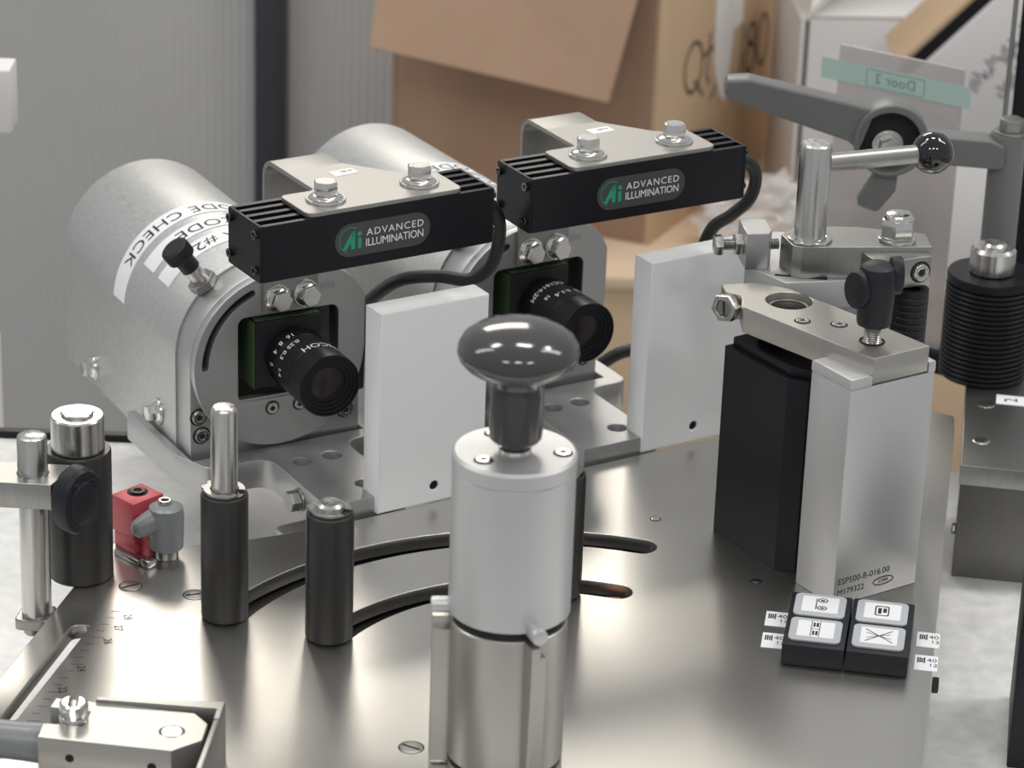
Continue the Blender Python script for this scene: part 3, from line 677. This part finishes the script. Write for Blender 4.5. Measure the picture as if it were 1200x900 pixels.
link('drop_link', prism([fillet([(cxl - 5, czl - 16), (cxl + 5, czl - 16), (cxl + 4.6, czl - 26), (cxl - 3.5, czl - 37), (cxl - 13, czl - 33.6), (cxl - 12.6, czl - 30)], [0, 0, 2, 3, 2, 2])], Yl - 10, Yl - 4, .6, 'xz'), 'greylever', lv)
link('side_link', prism([fillet([(cxl + 15.5, czl + 2.6), (cxl + 47, czl + 1.0), (cxl + 54, czl - 2), (cxl + 54, czl - 13), (cxl + 44, czl - 12.5), (cxl + 15.5, czl - 11.0)], [2, 2, 3, 3, 2, 2])], Yl - 12, Yl + 2, .8, 'xz'), 'greylever', lv)
link('post', xf(lathe([(8.4, 0), (8.4, 108.0), (8.0, 109)], 40), T(cxl + 56.5, Yl - 2, 2)), 'greylever', lv)
link('hex_head', xf(join(washer(8.2, 3, 1.0), xf(hexbolt(10, 6.0), T(0, 0, 1.0))), T(cxl + 57.5, Yl - 2, 111.02)), 'steel_dull', lv)

# ------------------------------------------------------------------ push-button pads
bp = thing('button_pad', 'black four button pad with pale picture keys on the steel plate', 'button pad', (107.4, -98.0, 0), -9.2)
def key(x0, y0, icon):
    u = link('key_frame', xf(prism([rrect(0, 20.2, 0, 19.0, 2.6)], 9.02, 10.0, .3), T(x0, y0, 0)), 'frameg', bp)
    link('key_film', xf(prism([rrect(3.0, 17.4, 3.0, 16.4, .4, 2)], 10.0, 10.15, .05), T(x0, y0, 0)), 'screen', u)
    bm = bmesh.new()
    def seg(ax, ay, bx, by, w_=.42):
        d = Vector((bx - ax, by - ay)); l = d.length; a = math.atan2(d.y, d.x)
        return xf(box(0, l, -w_ / 2, w_ / 2, 10.16, 10.22, 0), T(x0 + ax, y0 + ay, 0) @ Matrix.Rotation(a, 4, 'Z'))
    def rect(ax, bx, ay, by): return prism([[(x0 + ax, y0 + ay), (x0 + bx, y0 + ay), (x0 + bx, y0 + by), (x0 + ax, y0 + by)]], 10.16, 10.22, 0)
    def ringo(ax, ay, rx, ry, f=.75): return prism([[(x0 + ax + rx * math.cos(k * .314), y0 + ay + ry * math.sin(k * .314)) for k in range(20)], [(x0 + ax + rx * f * math.cos(k * .314), y0 + ay + ry * f * math.sin(k * .314)) for k in range(20)]], 10.16, 10.22, 0)
    if icon == 'eyes': parts = [ringo(11.0, 13.2, 2.0, 1.9), ringo(11.0, 6.6, 2.0, 1.9), rect(10.2, 11.8, 12.5, 13.7), rect(10.2, 11.8, 6.0, 7.2), seg(8.6, 5.2, 8.6, 14.4)]
    if icon == 'card': parts = [prism([[(x0 + a, y0 + b_) for a, b_ in rrect(7.2, 12.8, 5.6, 14, 1)], [(x0 + a, y0 + b_) for a, b_ in rrect(7.7, 12.3, 6.2, 13.4, .8)]], 10.16, 10.22, 0), rect(8.4, 9.8, 7.4, 12.2), rect(10.4, 11.8, 8.6, 12.2)]
    if icon == 'stack': parts = [seg(8.4, 3.2, 8.4, 16.2, .3), seg(11.6, 3.2, 11.6, 16.2, .3), rect(9.0, 9.8, 11.5, 15), rect(10.2, 11.1, 11.5, 15), rect(9.0, 9.8, 4.5, 8), rect(10.2, 11.1, 4.5, 8), seg(8.4, 9.7, 11.6, 9.7, .3)]
    if icon == 'cross': parts = [seg(5.0, 4.6, 15.2, 14.6), seg(4.8, 14.6, 15.6, 4.8), seg(5.4, 7.4, 14.6, 11.6, .3), seg(5.2, 11.6, 14.8, 7.8, .3)]
    link('key_icon', join(*parts), 'ink', u)
for x0, nm in ((0, 'a'), (24.6, 'b')):
    link('key_block', box(x0 + .1, x0 + 24.2, 0, 46, 0, 9, .7), 'blackp', bp)
key(1.9, 24.6, 'eyes'); key(26.4, 24.6, 'card'); key(1.9, 3.2, 'stack'); key(26.4, 3.2, 'cross')
def code_label(x, y, yaw, label):
    t = thing('code_label', label, 'label', (x, y, 0), yaw, 'printed code labels beside the button pad')
    link('sticker', box(0, 9, 0, 12.5, .02, .16, 0), 'paper', t)
    bm = bmesh.new()
    rnd = random.Random(3)
    for i in range(4):
        bm = join(bm, box(1.0 + i * .85, 1.5 + i * .85, 6.0 + rnd.random(), 9.5 + rnd.random() * 1.4, .17, .22, 0))
    for i, yy in enumerate((6.6, 8.0, 9.6)): bm = join(bm, box(1.0, 4.0, yy, yy + .4, .17, .22, 0))
    tx = xf(text('40', 4.0, .05), T(6.6, 8.6, .2)); tx2 = xf(text('12', 3.6, .05), T(7.2, 4.6, .2))
    link('print', join(bm, tx, tx2), 'ink', t)
code_label(103.3, -66.0, -8, 'small white printed label left of the button pad, at its back row')
code_label(100.7, -84.5, -8, 'small white printed label left of the button pad, at its front row')
code_label(162.0, -79.2, -9, 'small white printed label right of the button pad, at its back row')
code_label(159.0, -98.6, -9, 'small white printed label right of the button pad, at its front row')

# ------------------------------------------------------------------ left cluster
bc = thing('black_cylinder', 'plain black cylinder with a bright steel cap at the left plate edge', 'cylinder', (-170.9, -42.1, 0))
link('sleeve', lathe([(12.4, 0), (13.1, .8), (13.1, 54.6), (12.6, 55.4), (0, 55.4)], 56), 'post', bc)
link('steel_cap', lathe([(10.0, 55.4), (10.6, 55.9), (10.6, 69.4), (10.0, 70.1), (6.9, 70.1), (6.7, 69.7), (6.4, 69.7), (6.3, 71.0), (5.9, 71.4), (0, 71.5)], 56), 'steel', bc)
rd_ = thing('support_rod', 'steel rod with a hooked foot, gripped by the flat clamp arm', 'rod', (-184.7, -68.1, -5))
link('rod', lathe([(5.9, 0), (5.9, 75.8), (5.6, 76.8), (4.8, 77.3), (0, 77.4)], 48), 'steel', rd_)
link('foot', prism([fillet([(-8.4, -6.6), (4, -7.6), (6.8, -4.2), (6.8, 7), (-6.4, 7)], [3, 4, 3, 2, 3])], -4.6, -.05, .5), 'steel_dull', rd_)
link('foot_screw', xf(lathe([(3.2, -7.6), (3.8, -6.8), (3.8, -4.6)], 24), T(-1.2, -2.5, 0)), 'steel_dull', rd_)
arm = thing('rod_clamp', 'flat steel clamp arm with a black wing knob, reaching in from the left edge', 'clamp', (-184.7, -68.1, 0), -2)
link('arm', prism([fillet([(-62, -9.8), (9.2, -10.6), (13.4, 2.5), (13.0, 8.8), (-62, 8.8)], .6), circ(0, 0, 6.0, 40)], 45.4, 56.2, .35), 'steel_dull', arm)
link('clamp_stud', xf(cyl(2.6, 0, 10, .2, 20), axis_m((11.2, -4.0, 50.6), (.96, -.28, 0))), 'steel', arm)
KA = axis_m((11.2, -4.0, 50.6), (.80, -.60, -.04)) @ Matrix.Diagonal((.84, 1.12, 1, 1))
wk = link('wing_knob', xf(lathe([(3.6, 2.0), (5.6, 2.6), (7.6, 4.2), (11.2, 5.2), (12.4, 6.6), (12.5, 11.5), (11.4, 13.4), (8.0, 13.8), (7.6, 14.4), (5.5, 15.0), (0, 15.1)], 48), KA), 'blackp', arm)
bm = bmesh.new()
for k in range(-2, 3): bm = join(bm, xf(box(-8.5 + abs(k), 8.5 - abs(k), k * 1.9 - .35 + 4, k * 1.9 + .35 + 4, 13.4, 14.2, .2), KA))
link('grip_ridges', bm, 'blackp', wk)
link('grip_pin', xf(lathe([(1.5, 0), (1.5, .8), (0, .9)], 16), T(-17, -1.0, 56.2)), 'bright', arm)

rb = thing('red_block', 'red anodised block with a black socket screw on top, by the grey lever', 'block', (-161.6, -13.8, 0), -42)
link('upper_block', box(-.2, 13.6, -.6, 15.5, 7.0, 22.5, .3), 'red', rb)
link('lower_block', box(1.0, 13.6, -.2, 13.5, 0, 6.95, .3), 'red', rb)
link('side_block', box(13.8, 20.6, 2.0, 13.0, 0, 17.5, .3), 'red', rb)
socket(rb, (5.4, 8.8, 22.5), (0, 0, 1), 3.3, .9, 'black')
gl = thing('clamp_lever', 'small grey clamping lever on a short steel stub beside the red block', 'lever', (-138.6, -23.9, 0))
link('stub', cyl(4.9, 0, 6.4, .3, 32), 'steel_dull', gl)
bm = lathe([(6.4, 4.2), (7.0, 4.8), (7.3, 12), (7.4, 19), (6.8, 22.4), (4.6, 23.6), (0, 23.8)], 40)
link('body', bm, 'greyp', gl)
def taper(pts):
    bm = bmesh.new(); rings = []
    for i, (p, r_) in enumerate(pts):
        a = Vector(pts[max(i - 1, 0)][0]); c = Vector(pts[min(i + 1, len(pts) - 1)][0]); d = (c - a).normalized()
        x = d.cross(Vector((0, 0, 1))).normalized(); y = x.cross(d)
        rings.append([bm.verts.new(Vector(p) + (x * math.cos(2 * math.pi * k / 24) + y * math.sin(2 * math.pi * k / 24)) * r_) for k in range(24)])
    for a, c in zip(rings, rings[1:]):
        for k in range(24): bm.faces.new((a[k], a[(k + 1) % 24], c[(k + 1) % 24], c[k]))
    bm.faces.new(rings[0][::-1]); bm.faces.new(rings[-1]); bmesh.ops.recalc_face_normals(bm, faces=bm.faces)
    return bm
link('arm', taper([((0, 0, 17.6), 5.6), ((-4, -1.6, 17.2), 5.4), ((-8, -3.4, 15.4), 4.6), ((-10.5, -4.6, 14.2), 4.1), ((-11.8, -5.2, 13.6), 3.4), ((-12.8, -5.7, 13.2), 2.0), ((-13.2, -5.9, 13.0), .4)]), 'greyp', gl)
link('top_boss', xf(prism([circ(0, 0, 2.8, 28), circ(0, 0, 1.5, 20)], 23.6, 25.4, .4), T(-.4, .6, 0)), 'steel', gl)
link('top_hole', xf(lathe([(1.5, 23.8), (1.5, 24.4), (0, 24.4)], 16), T(-.4, .6, 0)), 'hole', gl)
ch = thing('guide_channel', 'short pale steel channel clip at the foot of the red block', 'clip', (-155, -24.2, 0), -42)
link('strip', box(-4.5, 11, -3.0, -.2, 0, 2.2, .4), 'steel_dull', ch)
link('stop', box(11.2, 16, -2.4, 2.6, 0, 3.4, .8), 'steel', ch)

# toggle link at the lower left
tl = thing('toggle_link', 'pale machined toggle link with a slotted screw and a grey round handle', 'clamp', (-161.3, -212.1, 0), -4.5)
lk_ = [(0, -.6), (48.0, -3.4), (57.4, 5.6), (57.2, 17.2), (51, 24.4), (0.0, 27.8), (-.6, 21), (6.2, 20.6), (14.2, 20.0), (14.2, 9.0), (6.2, 9.4), (-.4, 9.0)]
link('link_body', prism([fillet(lk_, [.5, 1, 2, 2, 1, .5, .5, .2, .4, .4, .2, .5]), circ(45.6, 10.0, 4.3, 32)], 9, 22, .45), 'alu_warm', tl)
link('pivot_pin', xf(lathe([(4.2, 8), (4.2, 21.4), (3.5, 22.0), (0, 22.0)], 36), T(45.6, 10.0, 0)), 'steel', tl)
sc_ = link('slotted_screw', xf(join(prism([circ(0, 0, 5.2, 36)], 8, 23.4, .4), prism([arc(0, 0, 5.2, 98, 262, 20)], 23.2, 28.4, 1.2), prism([arc(0, 0, 5.2, -82, 82, 20)], 23.2, 28.4, 1.2)), T(9.6, 14.6, 0) @ Matrix.Rotation(R(8), 4, 'Z')), 'bright', tl)
link('handle', taper([((6.5, 11, 12.5), 3), ((3.4, 11, 12.6), 6.4), ((1.0, 11, 12.7), 7.4), ((-6, 11.2, 12.8), 7.0), ((-30, 12, 13.2), 6.6), ((-60, 13, 13.6), 6.4)]), 'greyp', tl)
for x, y in ((11.5, -.95), (41.0, -2.9)):
    link('tapped_hole', xf(lathe([(1.6, 0), (1.6, .3), (0, .3)], 20), axis_m((x, y - .1, 14.6), (-.06, -1, 0))), 'hole', tl)
kbk = thing('keeper_block', 'upright steel keeper block behind the toggle link', 'block', (-161.3, -212.1, 0), -4.5)
link('body', prism([[(15, 28.2), (60.8, 31.6), (60.8, 18.8), (58.8, 18.8), (58.6, 26), (15, 26.0)]], 0, 23.4, .3), 'steel_dull', kbk)
link('side_wall', box(58.9, 61.0, -60, 31.0, 0, 23.0, .2), 'steel_dull', kbk)
link('pivot_base', xf(cyl(11.5, 0, 8.0, .6), T(45.6, 8.0, 0)), 'steel', kbk)

# small pale fixture corner at the left edge
wb = thing('pale_fixture', 'pale grey fixture corner jutting in at the left edge of the wall', 'fixture', (-251, 330, -53), 0)
link('upright', box(-40, -20, -6, 6, 0, 116, 1), 'carton', wb)
link('head', box(-60, -5.5, -10, 12, 116, 149, 1), 'carton', wb)
link('foot', box(-42, -18, -10, 10, -907, 0, 1), 'carton', wb)

# ------------------------------------------------------------------ background: bench, cartons, bag, guard door
bench = thing('packing_bench', 'tan packing bench with a deep front board, under the cartons', 'bench', (0, 0, 0))
link('bench_top', box(-85, 900, 893, 1700, -232, -222, 1), 'bench', bench)
link('front_board', box(-85, 900, 896, 906, -520, -232.05, 1), 'card2', bench)
for x, y in ((-65, 930), (880, 930), (-65, 1670), (880, 1670)):
    link('leg', box(x - 18, x + 18, y - 18, y + 18, -950, -232.05, 2), 'black', bench)
def hexah(p):
    """solid from eight corner points: four bottom, four top, same order"""
    bm = bmesh.new(); v = [bm.verts.new(q) for q in p]
    for f in ((0, 1, 2, 3), (4, 5, 6, 7), (0, 1, 5, 4), (1, 2, 6, 5), (2, 3, 7, 6), (3, 0, 4, 7)): bm.faces.new([v[k] for k in f])
    bmesh.ops.recalc_face_normals(bm, faces=bm.faces)
    return bm
def slab(q, th):
    n = (Vector(q[1]) - Vector(q[0])).cross(Vector(q[3]) - Vector(q[0])).normalized() * th
    return hexah([Vector(a) for a in q] + [Vector(a) + n for a in q])
# open brown carton: local x runs along its shaded left face, y along the lit right face
bx = thing('open_carton', 'large open brown cardboard box with a drooping flap and QTY 180 on its side', 'box', (96.2, 960, -222), 65)
Wd, Dp, Hh = 300, 214, 262
link('lit_wall', box(0, Wd, 0, 4, 0, Hh, .6), 'card2', bx)  # lighter cardboard: the light on this face is in its colour
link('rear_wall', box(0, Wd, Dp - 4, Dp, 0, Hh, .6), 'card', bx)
link('shaded_wall', box(-.02, 4, 4.05, Dp - 4.05, 0, Hh, .6), 'card', bx)  # darker cardboard: the shade on this face is in its colour
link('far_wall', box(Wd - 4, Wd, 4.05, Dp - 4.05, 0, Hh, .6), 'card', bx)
link('base_panel', box(4.1, Wd - 4.1, 4.1, Dp - 4.1, 0, 3, .2), 'card', bx)
ci, si_ = math.cos(R(65)), math.sin(R(65))
def lc(p):
    dx, dy = p[0] - 96.2, p[1] - 960; return (ci * dx + si_ * dy, -si_ * dx + ci * dy, p[2] + 222)
fq = [lc((-111.3, 979.6, -84.5)), lc((-59.2, 955.3, -91.5)), lc((59.6, 899.9, -94.3))]
link('drooping_flap', slab([(-.5, 213, Hh), (-.5, 1, Hh), fq[2], fq[0]], 3.5), 'card', bx)
link('far_flap', slab([(0, 0, Hh), (Wd, 0, Hh), (Wd, -40, Hh + 110), (0, -40, Hh + 110)], 3.5), 'card2', bx)
Ef = T(0, -.15, 0) @ Matrix.Rotation(R(90), 4, 'X')
def pen(pts, w_):
    bm = bmesh.new()
    for a, c in zip(pts, pts[1:]):
        d = Vector((c[0] - a[0], c[1] - a[1])); an = math.atan2(d.y, d.x)
        bm = join(bm, xf(box(-w_ / 2, d.length + w_ / 2, -w_ / 2, w_ / 2, 0, .15, 0), T(a[0], a[1], 0) @ Matrix.Rotation(an, 4, 'Z')))
    return bm
def oval(x, y, rx, ry, n=16): return [(x + rx * math.sin(2 * math.pi * k / n), y + ry * math.cos(2 * math.pi * k / n)) for k in range(n + 1)]
wr = join(pen(oval(68, 118, 17, 19), 3), pen([(72, 106), (88, 92)], 3), pen([(98, 136), (95, 104), (100, 98)], 3), pen([(88, 122), (106, 124)], 3),
          pen([(112, 120), (118, 106)], 3), pen([(126, 122), (116, 92), (106, 84)], 3))
link('marker_writing', xf(wr, Ef), 'inkgrey', bx)
wr = join(pen([(166, 126), (164, 84)], 3), pen(oval(183, 115, 8, 8), 3), pen(oval(183, 96, 10, 11), 3), pen(oval(209, 104, 11, 20), 3))
link('marker_writing', xf(wr, Ef), 'inkgrey', bx)
tp = [(97, 262), (158, 262), (160, 130), (143, 128), (138, 88), (131, 74), (120, 84), (108, 110)]
link('paper_strip', prism([tp[::-1]], -1.2, -.3, .1, 'xz'), 'tape', bx)
# white carton behind the door sheet
wc = thing('white_carton', 'white open carton with blue print, behind the grey clear door sheet', 'box', (200, 1000, -222), 4)
link('front_wall', box(6, 128, 0, 3, 0, 164, .5), 'carton', wc)
link('side_wall', box(0, 3, 0, 130, 0, 164, .5), 'carton', wc)
link('side_wall', box(128.1, 131, 0, 130, 0, 164, .5), 'carton', wc)
link('rear_wall', box(3.05, 128, 127, 130, 0, 164, .5), 'carton', wc)
link('corner_gap_shade', box(3.1, 5.9, .6, 3, 60, 164, .2), 'ink', wc)  # black strip painted for the shaded gap at the carton corner
link('left_flap', slab([(2, 0, 164.2), (2, 128, 164.2), (78, 128, 238), (78, 0, 238)], 2.5), 'carton', wc)
link('raised_flap', slab([(6, 2, 164.5), (128, 2, 164.5), (122, 60, 228), (20, 60, 228)], 2.5), 'carton', wc)
Eb = T(0, -.12, 0) @ Matrix.Rotation(R(90), 4, 'X')
link('blue_print', xf(text('IMPORTANT', 8.5, .1), T(96, 0, 50) @ Eb), 'inkblue', wc)
link('blue_print', xf(text('VALVE', 8.5, .1), T(90, 0, 36) @ Eb), 'inkblue', wc)
# tilted white carton at the right with handwriting
tc = thing('tilted_carton', 'white carton tipped on its edge with handwriting, resting on another white box', 'box', (311, 900, -222), 0)
K = Matrix.Rotation(R(-47), 4, 'Y')
link('body', xf(box(-12, 74, 0, 80, 2, 190, 1.0), T(4, 0, 77) @ Matrix.Rotation(R(43), 4, 'Y') @ T(-74, 0, 20)), 'carton', tc)
rnd = random.Random(11)
bm = bmesh.new()
FW = T(4, -.2, 77) @ Matrix.Rotation(R(43), 4, 'Y') @ T(-74, 0, 20)
for r_, z0_ in ((0, 30), (1, 40), (2, 70)):
    z = z0_; x = 22 + r_ * 19
    while z < z0_ + 96:
        l = 5 + rnd.random() * 9; a = rnd.uniform(-.5, .5)
        bm = join(bm, xf(xf(box(-l / 2, l / 2, -.06, .06, -.55, .55, 0), T(x + rnd.uniform(-3, 3), 0, z) @ Matrix.Rotation(a, 4, 'Y')), FW)); z += 3.2
link('handwriting', bm, 'ink', tc)
link('shadow_strip', xf(box(-21, -12.2, 4, 76, 2, 196, .5), FW), 'black', tc)  # black slab standing in for the shadow along the carton's upper edge
link('kraft_edge', xf(box(-25, -21.2, 4, 76, 2, 196, .5), FW), 'card2', tc)
bl = thing('blue_printed_carton', 'white box with a blue printed patch at the right, under the tipped carton', 'box', (300, 897, -222), 0)
link('body', box(0, 140, 0, 92, 0, 92.2, 1), 'carton', bl)
bb = thing('brown_carton', 'brown cardboard box at the far upper right behind the white cartons', 'box', (255, 1260, -222), -6)
link('body', box(0, 260, 0, 160, 0, 300, 1), 'card', bb)
# blue brush mark printed on the door side carton
bm = bmesh.new()
for i in range(26):
    x = 40 + rnd.uniform(2, 18); z = 56 + rnd.uniform(0, 26) + (x - 40) * .4
    bm = join(bm, xf(box(-4, 4, -.1, 0, -.8, .8, 0), T(x, -.1, z) @ Matrix.Rotation(rnd.uniform(-1.2, -.3), 4, 'Y')))
link('blue_patch', bm, 'inkblue', bl)
# crumpled clear bag on the bench
pb = thing('plastic_bag', 'crumpled clear plastic bag lying on the tan bench beside the brown box', 'bag', (188, 962, -222), 0)
from mathutils import noise as mn
bm = bmesh.new(); bmesh.ops.create_icosphere(bm, subdivisions=4, radius=1)
for v in bm.verts:
    p = v.co.copy()
    f = 1 + .34 * (abs(mn.noise(p * 2.1)) * 2 - .6) + .20 * (abs(mn.noise(p * 4.3 + Vector((3, 1, 2)))) * 2 - .5)
    v.co = Vector((p.x * 54 * f, p.y * 30 * f, max(p.z, -.55) * 30 * f + 15))
lo = min(v.co.z for v in bm.verts)
bm.transform(T(0, 0, -lo + .1))
link('film', bm, 'film', pb)
# clear guard door sheet with a taped label, hung on a slim post
gd = thing('guard_door', 'grey tinted clear door sheet with a teal Door 2 label, before the white cartons', 'door sheet', (161.5, 367, 0), -32.8)
link('sheet', box(0, 70, 0, 2.6, -40, 111.5, .3), 'acrylic', gd)
lb = link('door_label', box(-9.5, 75, -.32, -.05, 92, 103, 0), 'teal', gd)
link('lettering', xf(text('Door 2', 7.4, .06, space=1.05), T(33, -.42, 97.4) @ Matrix.Rotation(R(90), 4, 'X') @ Matrix.Diagonal((-1, 1, 1, 1))), 'tealink', lb)
link('letter_frame', xf(prism([rrect(-16.5, 16.5, -4.6, 4.6, 1.2), rrect(-16.2, 16.2, -4.3, 4.3, 1.0)], -.03, .03, 0), T(33, -.40, 97.4) @ Matrix.Rotation(R(90), 4, 'X')), 'tealink', lb)
link('bottom_rail', box(-6, 108, -4, 8, -52, -40.05, 1), 'black', gd)
link('slim_post', xf(lathe([(1.2, -950), (1.2, 220)], 16), T(96, -4, 0)), 'steel_dull', gd)
link('dark_stile', box(98.5, 124, -2, 14, -950, 220, .5), 'black', gd)
# black hose crossing behind the farther base
hz = thing('black_hose', 'black hose crossing the gap beside the farther camera base', 'hose', (0, 0, 0))
link('hose', tube([(20, 231, -53), (30, 230, -28), (43, 230, -13.5), (58, 230, -5.5), (80, 230, -8), (100, 232, -25), (108, 236, -52)], 3.2), 'rubber', hz)
